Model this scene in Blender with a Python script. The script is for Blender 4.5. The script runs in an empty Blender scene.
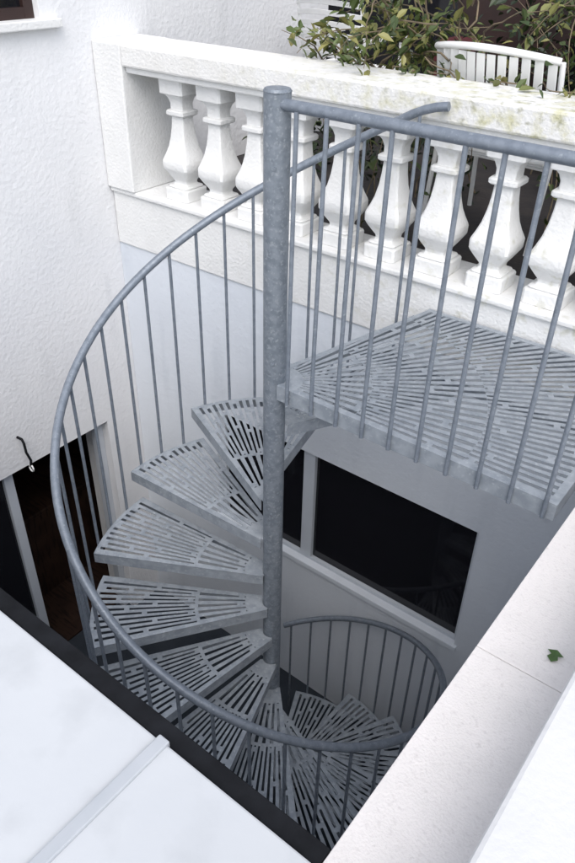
import bpy, bmesh, math, random
from mathutils import Vector, Matrix
random.seed(7)
S=bpy.context.scene
COL=S.collection
S.view_settings.view_transform='Standard'; S.view_settings.look='None'; S.view_settings.exposure=0
rad=math.radians

# ------------------------------------------------------------------ materials
def mat(name, base, rough=.6, metal=0, var=None, vscale=3, vdetail=6, lo=.35, hi=.7, bump=0, bscale=40, var2=None, v2scale=10, v2lo=.6, v2hi=.7, spec=.5, stretch=None, var3=None, v3scale=4, v3lo=.5,v3hi=.7, xmask=None):
    m=bpy.data.materials.new(name); m.use_nodes=True
    nt=m.node_tree; b=nt.nodes['Principled BSDF']
    b.inputs['Base Color'].default_value=(*base,1); b.inputs['Roughness'].default_value=rough
    b.inputs['Metallic'].default_value=metal
    b.inputs['Specular IOR Level'].default_value=spec
    geo=nt.nodes.new('ShaderNodeNewGeometry')
    src=geo.outputs['Position']
    if stretch:
        mp=nt.nodes.new('ShaderNodeMapping'); mp.inputs['Scale'].default_value=stretch
        nt.links.new(src,mp.inputs['Vector']); stv=mp.outputs[0]
    else: stv=src
    xm=None
    if xmask:
        sx=nt.nodes.new('ShaderNodeSeparateXYZ');nt.links.new(src,sx.inputs[0])
        xr=nt.nodes.new('ShaderNodeMapRange');xr.inputs['From Min'].default_value=xmask[0];xr.inputs['From Max'].default_value=xmask[1]
        nt.links.new(sx.outputs[0],xr.inputs['Value']);xm=xr.outputs[0]
    col=None
    def layer(prev,c,scale,lo,hi,det,vec,mask=None):
        n=nt.nodes.new('ShaderNodeTexNoise'); n.inputs['Scale'].default_value=scale; n.inputs['Detail'].default_value=det
        nt.links.new(vec,n.inputs['Vector'])
        mr=nt.nodes.new('ShaderNodeMapRange'); mr.inputs['From Min'].default_value=lo; mr.inputs['From Max'].default_value=hi
        nt.links.new(n.outputs['Fac'],mr.inputs['Value'])
        fac=mr.outputs['Result']
        if mask is not None:
            mu=nt.nodes.new('ShaderNodeMath');mu.operation='MULTIPLY';nt.links.new(fac,mu.inputs[0]);nt.links.new(mask,mu.inputs[1]);fac=mu.outputs[0]
        mx=nt.nodes.new('ShaderNodeMix'); mx.data_type='RGBA'
        nt.links.new(fac,mx.inputs[0])
        if prev is None: mx.inputs[6].default_value=(*base,1)
        else: nt.links.new(prev,mx.inputs[6])
        mx.inputs[7].default_value=(*c,1)
        return mx.outputs[2]
    if var: col=layer(None,var,vscale,lo,hi,vdetail,src)
    if var2: col=layer(col,var2,v2scale,v2lo,v2hi,8,stv,xm)
    if var3: col=layer(col,var3,v3scale,v3lo,v3hi,12,src,xm)
    if col: nt.links.new(col,b.inputs['Base Color'])
    if bump:
        n=nt.nodes.new('ShaderNodeTexNoise'); n.inputs['Scale'].default_value=bscale; n.inputs['Detail'].default_value=8
        nt.links.new(src,n.inputs['Vector'])
        bp=nt.nodes.new('ShaderNodeBump'); bp.inputs['Strength'].default_value=bump; bp.inputs['Distance'].default_value=.01
        nt.links.new(n.outputs['Fac'],bp.inputs['Height']); nt.links.new(bp.outputs['Normal'],b.inputs['Normal'])
    return m
M={}
M['white']=mat('white_painted_render',(.77,.77,.775),.7,var=(.715,.72,.735),vscale=1.6,bump=.45,bscale=35,var2=(.65,.655,.665),v2scale=5,v2lo=.58,v2hi=.82,stretch=(1,1,.25))
M['shade']=mat('shade_tinted_render',(.67,.705,.75),.75,var=(.62,.655,.705),vscale=1.3,bump=.35,bscale=30,var2=(.53,.57,.62),v2scale=5,v2lo=.56,v2hi=.85,stretch=(1,1,.2))  # blue-grey colour paints in the shade on the wall below the plinth
M['bal']=mat('white_painted_stone',(.76,.76,.75),.65,var=(.71,.71,.70),vscale=5,bump=.45,bscale=60,var2=(.46,.45,.34),v2scale=18,v2lo=.56,v2hi=.76,xmask=(-1.5,1.5))
M['cop']=mat('weathered_white_coping',(.75,.745,.73),.8,var=(.69,.68,.65),vscale=6,bump=.5,bscale=60,var2=(.50,.48,.25),v2scale=16,v2lo=.46,v2hi=.70,var3=(.24,.24,.13),v3scale=24,v3lo=.55,v3hi=.73,xmask=(-1.3,.9))
M['par']=mat('rough_cream_parapet_stone',(.72,.685,.665),.85,var=(.68,.65,.63),vscale=10,bump=.3,bscale=150,var2=(.60,.565,.55),v2scale=70,v2lo=.55,v2hi=.78)
M['galv']=mat('galvanised_steel',(.22,.247,.28),.48,.35,var=(.165,.19,.22),vscale=36,vdetail=8,lo=.4,hi=.62,bump=.14,bscale=120,var2=(.30,.325,.35),v2scale=80,v2lo=.54,v2hi=.70)
M['tread']=mat('galvanised_steel_plate',(.36,.39,.425),.46,.35,var=(.28,.31,.345),vscale=22,vdetail=8,lo=.4,hi=.62,bump=.1,bscale=90,var2=(.46,.49,.515),v2scale=60,v2lo=.57,v2hi=.74)
M['rail']=mat('grey_galvanised_tube',(.205,.232,.27),.45,.3,var=(.16,.185,.22),vscale=40,vdetail=8,lo=.4,hi=.62,bump=.1,bscale=120,var2=(.28,.31,.34),v2scale=80,v2lo=.57,v2hi=.74)
M['black']=mat('dark_steel',(.006,.0065,.008),.65,0,var=(.012,.013,.016),vscale=12,bump=.2,spec=.15)
M['roof']=mat('pale_coated_sheet',(.535,.55,.565),.5,var=(.50,.517,.535),vscale=2.5,bump=.1,bscale=20,var2=(.44,.455,.47),v2scale=7,v2lo=.52,v2hi=.85,spec=.3)
M['strip']=mat('grey_seam_metal',(.46,.48,.505),.45,.1,var=(.41,.435,.46),vscale=9)
M['upst']=mat('smooth_white_paint',(.65,.645,.645),.6,var=(.61,.61,.61),vscale=3,bump=.2,bscale=40)
M['floor']=mat('dark_paving',(.035,.042,.052),.8,var=(.022,.027,.036),vscale=3,bump=.4,spec=.2)
M['terr']=mat('dark_deck',(.045,.038,.035),.8,var=(.025,.023,.025),vscale=6,bump=.4)
M['ground']=mat('ground_earth',(.12,.115,.10),.9,var=(.08,.08,.07),vscale=1,bump=.4)
M['glass']=mat('dark_window_glass',(.010,.010,.013),.06,0,spec=.5)
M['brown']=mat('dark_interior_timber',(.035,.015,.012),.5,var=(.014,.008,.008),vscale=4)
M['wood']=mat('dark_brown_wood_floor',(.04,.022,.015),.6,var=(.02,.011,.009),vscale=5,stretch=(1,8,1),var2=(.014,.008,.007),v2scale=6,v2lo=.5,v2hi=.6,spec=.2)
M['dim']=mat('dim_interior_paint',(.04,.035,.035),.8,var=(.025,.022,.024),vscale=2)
M['frame']=mat('pale_grey_window_frame',(.55,.585,.63),.5,var=(.51,.545,.59),vscale=5)
M['chair']=mat('white_chair_paint',(.80,.80,.79),.4,var=(.74,.74,.73),vscale=8)
M['red']=mat('dark_red_fabric',(.10,.012,.016),.8,var=(.05,.008,.010),vscale=9)
M['stem']=mat('vine_bark',(.20,.155,.10),.85,var=(.10,.08,.05),vscale=20,bump=.3)
M['litter']=mat('leaf_green_single',(.06,.12,.03),.6,var=(.04,.08,.02),vscale=60)
def leafmat(name,a,b_,c):
    m=bpy.data.materials.new(name);m.use_nodes=True;nt=m.node_tree;b=nt.nodes['Principled BSDF']
    g=nt.nodes.new('ShaderNodeNewGeometry'); r=nt.nodes.new('ShaderNodeValToRGB')
    r.color_ramp.elements[0].color=(*a,1); r.color_ramp.elements[1].color=(*c,1)
    e=r.color_ramp.elements.new(.55); e.color=(*b_,1)
    nt.links.new(g.outputs['Random Per Island'],r.inputs[0]); nt.links.new(r.outputs[0],b.inputs['Base Color'])
    b.inputs['Roughness'].default_value=.5
    return m
M['leaf']=leafmat('vine_leaf',(.028,.05,.012),(.08,.112,.026),(.24,.22,.07))
M['leafd']=leafmat('shrub_leaf',(.008,.016,.007),(.018,.034,.013),(.05,.07,.025))

# ------------------------------------------------------------------ helpers
def thing(name,loc,label,cat,group=None):
    o=bpy.data.objects.new(name,None); o.location=loc; o.empty_display_size=.1; COL.objects.link(o)
    o['label']=label;o['category']=cat
    if group:o['group']=group
    return o
def wloc(o):
    v=Vector(o.location)
    p=o.parent
    while p: v+=Vector(p.location); p=p.parent
    return v
def mk(name,vs,fs,m,parent=None,center=True,smooth=False,bevel=0,loc=None,bseg=2):
    vs=[Vector(v) for v in vs]
    if loc is not None: c=Vector(loc)
    elif center:
        c=Vector([(min(v[i] for v in vs)+max(v[i] for v in vs))/2 for i in range(3)])
    else: c=Vector((0,0,0))
    me=bpy.data.meshes.new(name); me.from_pydata([tuple(v-c) for v in vs],[],fs); 
    bm=bmesh.new();bm.from_mesh(me);bmesh.ops.recalc_face_normals(bm,faces=bm.faces)
    bm.to_mesh(me);bm.free();me.update()
    o=bpy.data.objects.new(name,me);COL.objects.link(o);me.materials.append(m)
    if smooth:
        for p in me.polygons:p.use_smooth=True
    if parent: o.parent=parent;o.location=c-wloc(parent)
    else:o.location=c
    if bevel:
        b=o.modifiers.new('b','BEVEL');b.width=bevel;b.segments=bseg;b.limit_method='ANGLE';b.angle_limit=rad(40)
    return o
def boxg(lo,hi):
    x0,y0,z0=lo;x1,y1,z1=hi
    return [(x0,y0,z0),(x1,y0,z0),(x1,y1,z0),(x0,y1,z0),(x0,y0,z1),(x1,y0,z1),(x1,y1,z1),(x0,y1,z1)],[(0,3,2,1),(4,5,6,7),(0,1,5,4),(1,2,6,5),(2,3,7,6),(3,0,4,7)]
def join(parts):
    V=[];F=[]
    for v,f in parts:
        n=len(V);V+=list(v);F+=[tuple(i+n for i in q) for q in f]
    return V,F
def box(name,lo,hi,m,parent=None,bevel=.003):
    v,f=boxg(lo,hi);return mk(name,v,f,m,parent,bevel=bevel)
def boxes(name,bl,m,parent=None,bevel=.003):
    v,f=join([boxg(a,b) for a,b in bl]);return mk(name,v,f,m,parent,bevel=bevel)
def tubeg(pts,r,n=12,cap=True):
    pts=[Vector(p) for p in pts];V=[];F=[]
    up=Vector((0,0,1))
    for i,p in enumerate(pts):
        t=(pts[min(i+1,len(pts)-1)]-pts[max(i-1,0)]).normalized()
        u=up if abs(t.z)<.95 else Vector((1,0,0))
        a=t.cross(u).normalized();b=a.cross(t).normalized()
        rr=r[i] if isinstance(r,(list,tuple)) else r
        for k in range(n):
            an=2*math.pi*k/n;V.append(p+a*math.cos(an)*rr+b*math.sin(an)*rr)
    for i in range(len(pts)-1):
        for k in range(n):
            k2=(k+1)%n;F.append((i*n+k,i*n+k2,(i+1)*n+k2,(i+1)*n+k))
    if cap:
        F.append(tuple(range(n-1,-1,-1)));F.append(tuple((len(pts)-1)*n+k for k in range(n)))
    return V,F
def tube(name,pts,r,m,parent=None,n=12):
    v,f=tubeg(pts,r,n);o=mk(name,v,f,m,parent,smooth=True)
    mod=o.modifiers.new('e','EDGE_SPLIT');mod.split_angle=rad(50)
    return o
def cyl(p0,p1,r,n=14): return tubeg([p0,p1],r,n)

# ------------------------------------------------------------------ layout constants (metres)
R=.931;Z0=.888;SL=.0089
YW=1.036;XL=-2.17;XC=1.262;YF=-1.38
FL=-3.55
STEP=26.5;A0=78.0;RISE=.222;NT=15
def hz(a): return Z0-SL*(a-90)

# ------------------------------------------------------------------ spiral staircase
st=thing('spiral_staircase',(0,0,FL),'galvanised grey steel spiral staircase with slotted treads and curved handrail','staircase')
tube('central_pole',[(0,0,FL),(0,0,1.095)],.047,M['galv'],st,32)
v,f=tubeg([(0,0,1.092),(0,0,1.098),(0,0,1.106)],[.047,.0485,.043],32);mk('pole_cap',v,f,M['galv'],st)
RO=.918
def edge_angles(r):
    r=max(r,.06)
    lo=-math.degrees(math.asin(min(.92,.030/r)))-.3
    hi=STEP-1.0+math.degrees(math.asin(min(.80,.045/r)))
    return lo,hi
def pg(r0,r1,t0,t1,n):
    V=[];F=[]
    for i in range(n+1):
        t=t0+(t1-t0)*i/n
        for r in (r0,r1):
            lo,hi=edge_angles(r);a=rad(lo+(hi-lo)*t)
            V.append((r*math.cos(a),r*math.sin(a),0))
    for i in range(n):F.append((2*i,2*i+1,2*i+3,2*i+2))
    return V,F
def polar(r0,r1,a0,a1,n):
    V=[];F=[]
    for i in range(n+1):
        a=rad(a0+(a1-a0)*i/n)
        V+=[(r0*math.cos(a),r0*math.sin(a),0),(r1*math.cos(a),r1*math.sin(a),0)]
    for i in range(n):F.append((2*i,2*i+1,2*i+3,2*i+2))
    return V,F
def zone(fn,r0,r1,a0,a1,n,ratio,cuts,bw=.022):
    parts=[];pitch=(a1-a0)/(n+(1-ratio));a=a0
    for i in range(n+1):
        w=pitch*(1-ratio);parts.append(fn(r0,r1,a,a+w,1))
        if i<n:
            for c in cuts[i%len(cuts)]:
                lo,hi=max(r0,c-bw/2),min(r1,c+bw/2)
                if hi>lo:parts.append(fn(lo,hi,a+w,a+pitch,1))
        a+=pitch
    return join(parts)
def skirt(p,q,h=.048,t=.004):
    p=Vector(p);q=Vector(q);d=(q-p).normalized();nn=Vector((-d.y,d.x,0))*t
    vs=[p,q,q+nn,p+nn];V=[(x.x,x.y,.0005) for x in vs]+[(x.x,x.y,-h) for x in vs]
    return V,[(0,1,2,3),(7,6,5,4),(0,4,5,1),(1,5,6,2),(2,6,7,3),(3,7,4,0)]
def thick(vf,t):
    V,F=vf;n=len(V)
    from collections import Counter
    key=lambda i:(round(V[i][0],5),round(V[i][1],5))
    V2=list(V)+[(x,y,z-t) for x,y,z in V];F2=list(F)+[tuple(reversed([i+n for i in q])) for q in F]
    ec=Counter()
    for q in F:
        for i in range(len(q)):
            ec[frozenset((key(q[i]),key(q[(i+1)%len(q)])))]+=1
    for q in F:
        for i in range(len(q)):
            a,b=q[i],q[(i+1)%len(q)]
            if ec[frozenset((key(a),key(b)))]==1:F2.append((a,a+n,b+n,b))
    return V2,F2
E=.035
parts=[pg(.05,.14,0,1,8),pg(.38,.398,0,1,8),pg(RO-.020,RO,0,1,8)]
for a,b in ((.14,.38),(.398,RO-.020)):
    parts+=[pg(a,b,0,E,1),pg(a,b,1-E,1,1)]
parts.append(zone(pg,.14,.38,E,1-E,5,.46,[[.16],[],[.165],[]],.03))
parts.append(zone(pg,.398,RO-.020,E,1-E,11,.46,[[.60],[.41,.74,.885],[.65],[.42,.79]],.026))
tp=[thick(join(parts),.003)]
def pt(r,t):
    lo,hi=edge_angles(r);a=rad(lo+(hi-lo)*t);return (r*math.cos(a),r*math.sin(a),0)
SH=.060
tp.append(skirt(pt(.06,0),pt(RO,0),SH))
tp.append(skirt(pt(RO,1),pt(.06,1),SH))
for i in range(8):tp.append(skirt(pt(RO,i/8),pt(RO,(i+1)/8),SH))
tv,tf=join(tp)
tread0=None
for i in range(NT):
    if tread0 is None:
        o=mk('tread',tv,tf,M['tread'],st,loc=(0,0,0),bevel=0);tread0=o
    else:
        o=tread0.copy();COL.objects.link(o);o.parent=st
    o.location=Vector((0,0,-RISE*(i+1)))-wloc(st)
    o.rotation_euler=(0,0,rad(A0+STEP*i-.8-(15 if i==0 else 0)))
# platform
bm=bmesh.new()
pp=[]
PX0,PX1,PY0,PY1=.0,1.215,-.035,YW-.022
pp.append(polar(.045,.12,-12,107,20))
zr=[(.12,.40),(.402,.86),(.862,1.75)]
for k,(a,b) in enumerate(zr):
    n=[16,36,62][k]
    # solid ends of the slots are staggered so no continuous ring shows
    cuts=[[[],[.135],[.385],[]],[[.42],[.64],[.45],[.72]],[[.885],[1.20],[.93],[1.36],[.90],[1.12]]][k]
    pp.append(zone(polar,a,b,-12,107,n,.48,cuts,.024))
    if k<2:pp.append(polar(b,zr[k+1][0],-12,107,60))
V,F=join(pp)
bv=[bm.verts.new(v) for v in V]
for q in F:bm.faces.new([bv[i] for i in q])
def cutp(co,no):
    bmesh.ops.bisect_plane(bm,geom=bm.verts[:]+bm.edges[:]+bm.faces[:],plane_co=co,plane_no=no,clear_outer=True)
cutp((PX1-.03,0,0),(1,0,0));cutp((0,PY1-.03,0),(0,1,0));cutp((0,PY0+.03,0),(0,-1,0))
ea=rad(78);LX,LY=-.032,.10
cutp((LX,LY,0),(-math.sin(ea),math.cos(ea),0))
bm.verts.ensure_lookup_table();bm.verts.index_update()
PV=[tuple(v.co) for v in bm.verts];PF=[tuple(v.index for v in fc.verts) for fc in bm.faces];bm.free()
tp=[thick((PV,PF),.003)]
ex=LX+(PY1-LY)/math.tan(ea)
def flat(poly,z0=0,z1=-.0052):
    n=len(poly);V=[(x,y,z0) for x,y in poly]+[(x,y,z1) for x,y in poly]
    F=[tuple(range(n)),tuple(range(2*n-1,n-1,-1))]+[(i,i+n,(i+1)%n+n,(i+1)%n) for i in range(n)]
    return V,F
PD=-.066
tp.append(flat([(.04,PY0),(PX1,PY0),(PX1,PY0+.03),(.04,PY0+.03)],.0015,PD))
tp.append(flat([(PX1-.03,PY0+.03),(PX1,PY0+.03),(PX1,PY1-.03),(PX1-.03,PY1-.03)],.0015,PD))
tp.append(flat([(ex,PY1-.03),(PX1,PY1-.03),(PX1,PY1),(ex,PY1)],.0015,PD))
dx,dy=math.sin(ea)*.022,-math.cos(ea)*.022
sx0,sy0=LX-.06/math.tan(ea)*1,LY-.06
tp.append(flat([(sx0,sy0),(sx0+dx,sy0+dy),(ex+dx,PY1-.031),(ex,PY1-.031)],.0015,PD))
tp.append(flat([(.05,.48),(PX1-.03,.48),(PX1-.03,.487),(.05,.487)],-.009,-.05))
pv,pf=join(tp);mk('platform',pv,pf,M['tread'],st)
# spiral handrail
pts=[(.155,R+.012,Z0+.048),(.10,R+.006,Z0+.038),(.05,R+.002,Z0+.022)]
a=90
AE=A0+STEP*NT+10
while a<=AE:
    pts.append((R*math.cos(rad(a)),R*math.sin(rad(a)),hz(a)));a+=3
tube('handrail',pts,.019,M['rail'],st,14)
tube('handrail',[(.03,-.012,1.062),(.7,-.022,1.062),(1.24,-.03,1.062)],.0195,M['rail'],st,14)
v,f=cyl((.12,R+.008,Z0+.04),(.12,YW-.03,Z0+.03),.014);mk('rail_bracket',v,f,M['rail'],st)
for zz in (.86,.1,-.7):
    ca,sa=math.cos(rad(-62)),math.sin(rad(-62))
    v,f=cyl((.044*ca,.044*sa,zz),(.053*ca,.053*sa,zz),.007,8);mk('bolt',v,f,M['galv'],st)
for i in range(10):
    x=.10+.12*i
    tube('baluster',[(x,-.0445,-.062),(x,-.026,1.05)],.0085,M['rail'],st,10)
al=[(88.0,1),(103.5,2)]
a=A0+STEP/6+STEP
while a<AE-2:
    if a>106: al.append((a,min(int((a-A0)//STEP)+1,NT)))
    a+=STEP/3
for a,n in al:
    zt=-RISE*n
    c,s=math.cos(rad(a)),math.sin(rad(a))
    tube('baluster',[((RO+.009)*c,(RO+.009)*s,zt-.055 if a<A0+STEP*NT else FL),(R*c,R*s,hz(a)-.01)],.0078,M['rail'],st,10)

# ------------------------------------------------------------------ balustrade
bal=thing('balustrade',(0,YW+.12,-.236),'white painted stone balustrade with vase shaped balusters above the stairwell','balustrade')
PB=-.236;PT=.14;CB=.855;CT=.97
BX0,BX1=XL+.004,3.2
PX=-1.93
box('plinth',(BX0,YW,PB),(BX1,YW+.34,PT-.03),M['bal'],bal,.01)
box('plinth_ledge',(BX0+.002,YW-.02,PT-.03),(BX1-.002,YW+.33,PT),M['bal'],bal,.008)
box('coping',(PX+.002,YW-.035,CB),(BX1,YW+.34,CT),M['cop'],bal,.012)
box('coping_moulding',(PX+.003,YW-.008,CB-.035),(BX1-.003,YW+.3,CB-.001),M['bal'],bal,.008)
def urn():
    H=CB-.035-PT
    q=9
    prof=[(0,.088,14),(.004,.092,14),(.092,.092,14),(.10,.089,14),(.103,.073,q),(.112,.079,q),(.122,.075,q),(.127,.058,q),(.145,.051,q),(.165,.053,q),(.21,.074,q),(.245,.089,q),(.262,.096,q),(.275,.100,q),(.33,.101,q),(.345,.098,q),(.39,.084,q),(.45,.069,q),(.53,.057,q),(.61,.050,q),(.69,.046,q),(.70,.046,q),(.703,.063,q),(.713,.070,q),(.737,.070,q),(.747,.063,q),(.75,.049,q),(.80,.049,q),(.84,.058,q),(.87,.074,q),(.872,.086,14),(.88,.091,14),(1,.093,14)]
    N=48;V=[];F=[]
    for h,r,p in prof:
        for k in range(N):
            t=2*math.pi*(k+.5)/N;c,s=math.cos(t),math.sin(t)
            g=(abs(c)**p+abs(s)**p)**(-1/p)
            V.append((r*g*c,r*g*s,h*H))
    for i in range(len(prof)-1):
        for k in range(N):F.append((i*N+k,i*N+(k+1)%N,(i+1)*N+(k+1)%N,(i+1)*N+k))
    return V,F
uv,uf=urn()
u0=None
x=-1.63
while x<3.0:
    if u0 is None:
        u0=mk('vase_baluster',uv,uf,M['bal'],bal,loc=(0,0,0),smooth=True)
        e=u0.modifiers.new('e','EDGE_SPLIT');e.split_angle=rad(26);o=u0
    else:
        o=u0.copy();COL.objects.link(o);o.parent=bal
    o.location=Vector((x,YW+.13,PT))-wloc(bal)
    o.rotation_euler=(0,0,random.uniform(-.02,.02))
    x+=.287
box('end_pier',(BX0-.001,YW-.034,PT+.0005),(PX,YW+.341,CT+.001),M['bal'],bal,.008)

# ------------------------------------------------------------------ house wall under balustrade with window
hw=thing('house_wall',(0,YW+.2,FL),'shade tinted blue grey rendered wall with a wide dark window below the balustrade','wall')
WX0,WX1,WZ0,WZ1=-1.35,.638,-2.20,-1.236
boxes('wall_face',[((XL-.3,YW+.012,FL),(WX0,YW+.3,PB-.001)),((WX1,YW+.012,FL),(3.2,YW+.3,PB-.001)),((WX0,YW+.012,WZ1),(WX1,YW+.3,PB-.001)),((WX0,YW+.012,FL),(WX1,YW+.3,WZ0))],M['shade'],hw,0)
win=bpy.data.objects.new('window',None);COL.objects.link(win);win.parent=hw;win.location=Vector(((WX0+WX1)/2,YW+.1,WZ0))-wloc(hw)
fy0,fy1=YW+.045,YW+.10
MX=-.56
boxes('frame',[((WX0,fy0,WZ0+.012),(WX0+.05,fy1,WZ1)),((WX1-.022,fy0,WZ0+.012),(WX1-.001,fy1,WZ1)),((WX0+.05,fy0,WZ1-.025),(WX1-.022,fy1,WZ1-.001)),((WX0+.05,fy0,WZ0+.012),(WX1-.022,fy1,WZ0+.04)),((MX-.045,fy0-.004,WZ0+.04),(MX+.045,fy1-.004,WZ1-.025))],M['frame'],win,.003)
box('glass',(WX0+.02,fy0+.025,WZ0+.03),(WX1-.01,fy0+.032,WZ1-.01),M['glass'],win,0)
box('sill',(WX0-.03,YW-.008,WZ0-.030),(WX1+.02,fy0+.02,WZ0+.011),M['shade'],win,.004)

# ------------------------------------------------------------------ side house wall
sw=thing('house_wall',(XL-.1,0,FL),'tall white rendered side wall with an open glazed doorway beneath it','wall')
ZO=-1.53;DY1=YW-.30
U0,U1,UZ=-.6,.68,1.05
YE=3.35
boxes('wall_face',[((XL-.3,-6,ZO),(XL,YW+.011,UZ)),((XL-.3,YW+.011,-.2),(XL,YE,UZ)),((XL-.3,U1,UZ),(XL,YE,4.2)),((XL-.3,-6,UZ),(XL,U0,4.2)),((XL-.3,U0,2.3),(XL,U1,4.2)),((XL-.3,DY1,FL),(XL-.001,YW+.011,ZO))],M['white'],sw,0)
win=bpy.data.objects.new('window',None);COL.objects.link(win);win.parent=sw;win.location=Vector((XL-.1,(U0+U1)/2,UZ))-wloc(sw)
box('sill',(XL-.2,U0-.04,UZ+.001),(XL+.05,U1+.11,UZ+.045),M['bal'],win,.006)
boxes('frame',[((XL-.10,U0,UZ+.045),(XL-.04,U0+.06,2.299)),((XL-.10,U1-.06,UZ+.045),(XL-.04,U1-.001,2.299)),((XL-.10,U0+.06,UZ+.045),(XL-.04,U1-.06,UZ+.1)),((XL-.10,U0+.06,2.24),(XL-.04,U1-.06,2.299))],M['brown'],win,.003)
box('glass',(XL-.08,U0+.03,UZ+.08),(XL-.07,U1-.03,2.27),M['glass'],win,0)
dr=bpy.data.objects.new('glazed_door',None);COL.objects.link(dr);dr.parent=sw;dr.location=Vector((XL-.15,-.5,FL))-wloc(sw)
boxes('frame',[((XL-.14,y,FL),(XL-.07,y+w,ZO-.0)) for y,w in ((DY1-.06,.059),(-.12,.07),(-.98,.07),(-1.8,.07))]+[((XL-.139,-2.2,ZO-.06),(XL-.072,DY1-.06,ZO-.001))],M['frame'],dr,.004)
box('glass',(XL-.11,-2.2,FL),(XL-.10,-.10,ZO-.03),M['glass'],dr,0)
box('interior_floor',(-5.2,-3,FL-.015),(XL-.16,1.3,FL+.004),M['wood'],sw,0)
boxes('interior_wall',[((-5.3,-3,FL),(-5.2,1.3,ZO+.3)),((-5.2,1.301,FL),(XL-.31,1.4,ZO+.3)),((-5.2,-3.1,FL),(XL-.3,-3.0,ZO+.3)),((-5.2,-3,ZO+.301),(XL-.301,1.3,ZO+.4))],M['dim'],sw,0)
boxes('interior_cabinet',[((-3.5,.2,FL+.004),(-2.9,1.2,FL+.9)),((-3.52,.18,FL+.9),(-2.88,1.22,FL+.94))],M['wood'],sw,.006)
HY=.03
hk=thing('wall_hook',(XL+.01,HY,-1.4),'small dark metal shutter hook fixed on the white wall','hook')
tube('hook_arm',[(XL-.01,HY-.02,-1.28),(XL+.05,HY-.02,-1.275),(XL+.065,HY-.02,-1.30),(XL+.06,HY-.015,-1.38),(XL+.07,HY,-1.45),(XL+.055,HY,-1.50)],.009,M['black'],hk,8)
tube('hook_eye',[(XL+.055+.022*math.cos(t*.63),HY,-1.52+.026*math.sin(t*.63)) for t in range(11)],.006,M['chair'],hk,8)

# ------------------------------------------------------------------ parapet on the other side
pr=thing('parapet_wall',(XC+.12,-1,FL),'low parapet wall with rough cream stone coping slabs along the stairwell','wall')
box('wall_face',(XC+.02,-5,FL),(1.5,YW+.011,-.062),M['white'],pr,.003)
ys=[-5,-3.4,-2.0,-.72,.30,YW-.022]
for a,b in zip(ys,ys[1:]):
    box('coping_slab',(XC,a+.001,-.06),(1.512,b-.001,0.0),M['par'],pr,.002)
up=thing('upstand_wall',(1.8,-1,0),'smooth white painted upstand beside the parapet coping','wall')
box('wall_face',(1.512,-6,-.3),(2.4,YW-.03,.25),M['upst'],up,.012)
lf=thing('fallen_leaf',(1.436,-.632,.004),'small green ivy leaf lying on the pale coping','leaf')
lv=[(0,0,0),(.018,.012,.006),(.012,.03,.004),(.03,.035,.008),(.0,.06,.002),(-.028,.034,.01),(-.012,.03,.004),(-.02,.01,.006)]
mk('leaf_blade',[(1.436+x*.75,-.65+y*.75,.004+z) for x,y,z in lv],[(0,1,2,4),(2,3,4),(4,5,6),(0,4,6,7)],M['litter'],lf)

# ------------------------------------------------------------------ flat roof
rf=thing('flat_roof',(-.5,-2.4,-.2),'pale sheet roof with raised seam and black steel edge beam','roof')
SX=.845
box('edge_beam',(XL,YF-.050,-.28),(XC-.002,YF,0),M['black'],rf,.004)
box('roof_sheet',(XL,-6,-.10),(SX-.03,YF-.053,.012),M['roof'],rf,.006)
box('roof_sheet',(SX-.025,-6,-.10),(XC-.004,YF-.053,.018),M['roof'],rf,.006)
box('seam_strip',(SX-.033,-6,.004),(SX,YF-.047,.026),M['strip'],rf,.004)
bw=thing('house_wall',(0,YF-.1,FL),'plain white wall under the roof edge','wall')
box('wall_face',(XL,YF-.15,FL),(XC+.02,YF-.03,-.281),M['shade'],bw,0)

# ------------------------------------------------------------------ ground etc
def sheet(name,x0,x1,y0,y1,z,m):
    o=mk(name,[(x0,y0,z),(x1,y0,z),(x1,y1,z),(x0,y1,z)],[(0,1,2,3)],m);o['kind']='structure';return o
sheet('ground',-300,300,-300,300,FL-.02,M['ground'])
sheet('courtyard_floor',XL-.15,XC+.1,YF-.2,YW+.1,FL-.0,M['floor'])
TZ=.09
o=box('terrace',(XL-1.5,YW+.341,-.1),(8,16,TZ),M['terr'],None,0);o['kind']='structure'
bb=thing('terrace_house',(1,4.1,0),'dark glazed garden front of a house behind the terrace','house')
GX=-3.0
boxes('wall_face',[((-5,4.2,TZ),(GX,4.5,4)),((2.9,4.2,TZ),(8,4.5,4)),((GX,4.2,2.5),(2.9,4.5,4))],M['white'],bb,0)
boxes('frame',[((x,4.22,TZ),(x+.07,4.30,2.5)) for x in (GX,-1.5,-.42,.65,1.7,2.83)]+[((GX+.07,4.221,2.4),(2.83,4.299,2.5)),((GX+.07,4.221,TZ),(2.83,4.299,.25))],M['brown'],bb,0)
box('glass',(GX+.01,4.26,.1),(2.89,4.27,2.45),M['glass'],bb,0)
box('timber_panel',(-1.43,4.15,TZ),(-.50,4.215,2.3),M['brown'],bb,.004)

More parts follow.
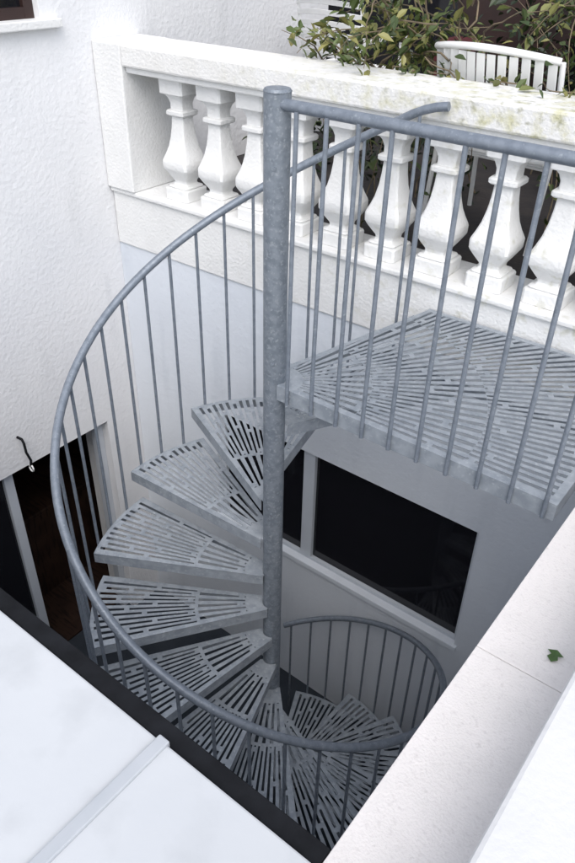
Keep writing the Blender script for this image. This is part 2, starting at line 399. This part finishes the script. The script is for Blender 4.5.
# ------------------------------------------------------------------ garden chairs
def chair_parts(W,horiz):
    P={}
    leg=lambda a,b,r=.013:cyl(a,b,r,10)
    P['seat']=[boxg((-W+.02,-.22+i*.062,.43-.012*abs(i-3)),(W-.02,-.22+i*.062+.05,.442-.012*abs(i-3))) for i in range(7)]
    P['frame']=[leg((-W,-.22,0),(-W,-.2,.62)),leg((W,-.22,0),(W,-.2,.62)),leg((-W,.27,0),(-W,.2,.45)),leg((W,.27,0),(W,.2,.45)),leg((-W,.2,.45),(-W,.30,.88)),leg((W,.2,.45),(W,.30,.88)),leg((-W,-.22,.43),(-W,.2,.42)),leg((W,-.22,.43),(W,.2,.42)),leg((-W,.2,.425),(W,.2,.425)),leg((-W,-.22,.415),(W,-.22,.415))]
    P['armrest']=[boxg((-W-.03,-.24,.62),(-W+.02,.24,.64))]
    P['armrest ']=[boxg((W-.02,-.24,.62),(W+.03,.24,.64))]
    bs=[];B=.09
    if horiz:
        for i in range(6):
            z=.50+i*.065;y0=.215+.235*(z-.46)
            V=[];F=[];n=12
            for k in range(n+1):
                x=-W+2*W*k/n;y=y0+B*.9*(1-(x/W)**2);zz=z+.02*(1-(x/W)**2)
                V+=[(x,y-.005,zz),(x,y+.005,zz),(x,y+.014,zz+.034),(x,y+.004,zz+.034)]
            for k in range(n):
                for j in range(4):F.append((4*k+j,4*k+(j+1)%4,4*k+4+(j+1)%4,4*k+4+j))
            F+=[(0,1,2,3),(4*n+3,4*n+2,4*n+1,4*n)]
            bs.append((V,F))
    else:
        n=12
        for i in range(n):
            x=-W+.03+i*(2*W-.06)/(n-1)
            bow=B*(1-(x/W)**2)
            v,f=boxg((x-.021,-.004,0),(x+.021,.004,.43))
            v=[(a,.215+bow+.235*c+b,.46+c) for a,b,c in v];bs.append((v,f))
    P['backrest']=bs
    tp=[(-W+W*2*i/16,.32+B*(1-((-W+W*2*i/16)/W)**2),.885+.03*(1-((-W+W*2*i/16)/W)**2)) for i in range(17)]
    P['backrest_rail']=[tubeg(tp,.016,12)]
    return P
def chair(loc,rot,label,W=.29,horiz=False):
    e=thing('garden_chair',loc,label,'chair','white garden chairs on the terrace');e.rotation_euler=(0,0,rad(rot))
    for k,pl in chair_parts(W,horiz).items():
        v,f=join(pl);o=mk(k.strip(),v,f,M['chair'],None,loc=(0,0,0),bevel=.002 if k!='frame' else 0,smooth=(k=='backrest_rail'))
        o.parent=e;o.location=(0,0,0)
chair((.12,1.80,TZ+.10),174,'white slatted metal garden chair under the climbing plant',.32)
chair((.98,1.85,TZ),205,'white slatted metal garden chair behind the balustrade',.28)
chair((-1.66,2.95,TZ+.16),176,'white garden chair with curved horizontal slats beside the wall',.28,True)
cu=thing('cushion',(-1.1,3.6,TZ),'dark red cushion on the terrace bench','cushion')
v,f=boxg((-1.3,3.45,TZ),(-1.0,3.8,.85));mk('cushion_pad',v,f,M['red'],cu,bevel=.06)

# ------------------------------------------------------------------ plants
def leaves(name,centers,m,parent,size=(.018,.035)):
    V=[];F=[]
    for c in centers:
        c=Vector(c);s=random.uniform(*size)
        q=Matrix.Rotation(random.uniform(0,6.28),3,'Z')@Matrix.Rotation(random.uniform(-1.1,1.1),3,'X')@Matrix.Rotation(random.uniform(-.8,.8),3,'Y')
        n=len(V)
        for p in [(0,-1,0),(.5,-.4,.18),(.5,.2,.16),(0,1.25,-.15),(-.5,.2,.16),(-.5,-.4,.18),(0,0,-.02)]:
            V.append(c+q@(Vector(p)*s))
        for a,b in ((0,1),(1,2),(2,3),(3,4),(4,5),(5,0)):F.append((n+6,n+a,n+b))
    return mk(name,V,F,m,parent)
def plant(name,base,stems,label,cat,leafm,spread,size=(.018,.035),sr=.006):
    t=thing(name,base,label,cat)
    sp=[];lc=[]
    for pts,npr in stems:
        sp.append(tubeg(pts,[sr*(1-.7*i/(len(pts)-1)) for i in range(len(pts))],6))
        for _ in range(npr):
            u=random.random()**.8*(len(pts)-1);i=min(int(u),len(pts)-2);p=Vector(pts[i]).lerp(Vector(pts[i+1]),u-i)
            p=p+Vector([random.gauss(0,spread) for _ in range(3)])
            if p.y<YW+.34 and p.z<CT+.004: 
                if p.y>YW-.05: p.z=CT+.008+random.random()*.02
            if -.25<p.x<.5 and 1.3<p.y<1.75 and p.z>.55 and random.random()<.6: continue
            lc.append(p)
    v,f=join(sp);mk('stem',v,f,M['stem'],t);leaves('foliage',lc,leafm,t,size)
    return t
def wander(p,d,n,step,jit,grav=0):
    p=Vector(p);d=Vector(d).normalized();out=[tuple(p)]
    for i in range(n):
        d=(d+Vector([random.gauss(0,jit) for _ in range(3)])+Vector((0,0,-grav))).normalized();p=p+d*step
        if p.y<YW+.36 and p.z<CT+.012:p.z=CT+.012
        out.append(tuple(p))
    return out
stems=[]
for i in range(84):
    x=random.uniform(-.45,2.4)
    stems.append((wander((x,2.15+random.uniform(0,.7),1.12+random.uniform(.0,.8)),(random.uniform(-1,1),random.uniform(-.4,.3),random.uniform(-.3,.4)),12,.07,.22,.07),30))
for i in range(32):
    x=random.uniform(-.60,-.08)
    stems.append((wander((x,YW+.42+random.uniform(0,.35),.95+random.uniform(0,.3)),(random.uniform(-1,.6),random.uniform(-.7,.1),.5),10,.055,.24,.10),24))
for i in range(10):
    stems.append((wander((random.uniform(-.95,-.5),YW+.38+random.uniform(0,.1),.95),(random.uniform(-1,.3),random.uniform(-.3,.1),.3),6,.05,.2,.06),12))
for i in range(22):
    x=random.uniform(-.6,1.9)
    stems.append((wander((x,YW+.40,.88),(random.uniform(-.8,.8),-.6,.5),8,.045,.3,.28),9))
for i in range(14):
    x=random.uniform(-1,2)
    stems.append((wander((x,YW+.5 if x<-.1 else 2.2,TZ),(random.uniform(-.2,.2),0,1),12 if x<-.4 else 14,.07,.12,0),20))
plant('climbing_plant',(.5,YW+.5,TZ),stems,'straggly green climbing plant spilling over the white coping','plant',M['leaf'],.035,(.016,.038),.005)
stems=[]
for i in range(48):
    x=random.uniform(-.45,2.4)
    stems.append((wander((x,2.6+random.uniform(0,1.1),TZ),(random.uniform(-.4,.4),random.uniform(-.2,.2),1),14,.1,.18,0),64))
for i in range(12):
    x=random.uniform(-1.8,-.4)
    stems.append((wander((x,2.0+random.uniform(0,.8),TZ),(random.uniform(-.4,.4),random.uniform(-.2,.2),1),5,.1,.25,0),60))
plant('shrub',(.4,2.8,TZ),stems,'dark leafy shrub planting on the terrace behind the balustrade','shrub',M['leafd'],.10,(.02,.045))

# ------------------------------------------------------------------ camera
cd=bpy.data.cameras.new('camera');cam=bpy.data.objects.new('camera',cd);COL.objects.link(cam);S.camera=cam
cd.sensor_fit='VERTICAL';cd.sensor_height=24;cd.lens=734.7/863*24;cd.clip_end=2000;cd.clip_start=.05
pit,yaw,roll=rad(34.914),rad(127.233),rad(1.343)
Fh=Vector((math.cos(yaw),math.sin(yaw),0));Rt=Vector((math.sin(yaw),-math.cos(yaw),0));Z=Vector((0,0,1))
fw=Fh*math.cos(pit)-Z*math.sin(pit);upv=Fh*math.sin(pit)+Z*math.cos(pit)
cx=Rt*math.cos(roll)+upv*math.sin(roll);cyv=-Rt*math.sin(roll)+upv*math.cos(roll)
mw=Matrix((cx,cyv,-fw)).transposed().to_4x4();mw.translation=Vector((1.6241,-2.0402,1.5592));cam.matrix_world=mw

# ------------------------------------------------------------------ light
w=bpy.data.worlds.new('World');S.world=w;w.use_nodes=True;nt=w.node_tree
sk=nt.nodes.new('ShaderNodeTexSky');sk.sky_type='NISHITA';sk.sun_disc=False
SE,SA=52,-50
sk.sun_elevation=rad(SE);sk.sun_rotation=rad(90-SA);sk.dust_density=2
hs=nt.nodes.new('ShaderNodeHueSaturation');hs.inputs['Saturation'].default_value=.5;hs.inputs['Value'].default_value=1.9
nt.links.new(sk.outputs[0],hs.inputs['Color'])
nt.links.new(hs.outputs[0],nt.nodes['Background'].inputs[0]);nt.nodes['Background'].inputs[1].default_value=.15
sl=bpy.data.lights.new('sun','SUN');sl.energy=1.45;sl.angle=rad(50);sl.color=(1,.975,.945)
so=bpy.data.objects.new('sun',sl);COL.objects.link(so)
d=Vector((math.cos(rad(SE))*math.cos(rad(SA)),math.cos(rad(SE))*math.sin(rad(SA)),math.sin(rad(SE))))
so.rotation_euler=d.to_track_quat('Z','Y').to_euler();so.location=d*10
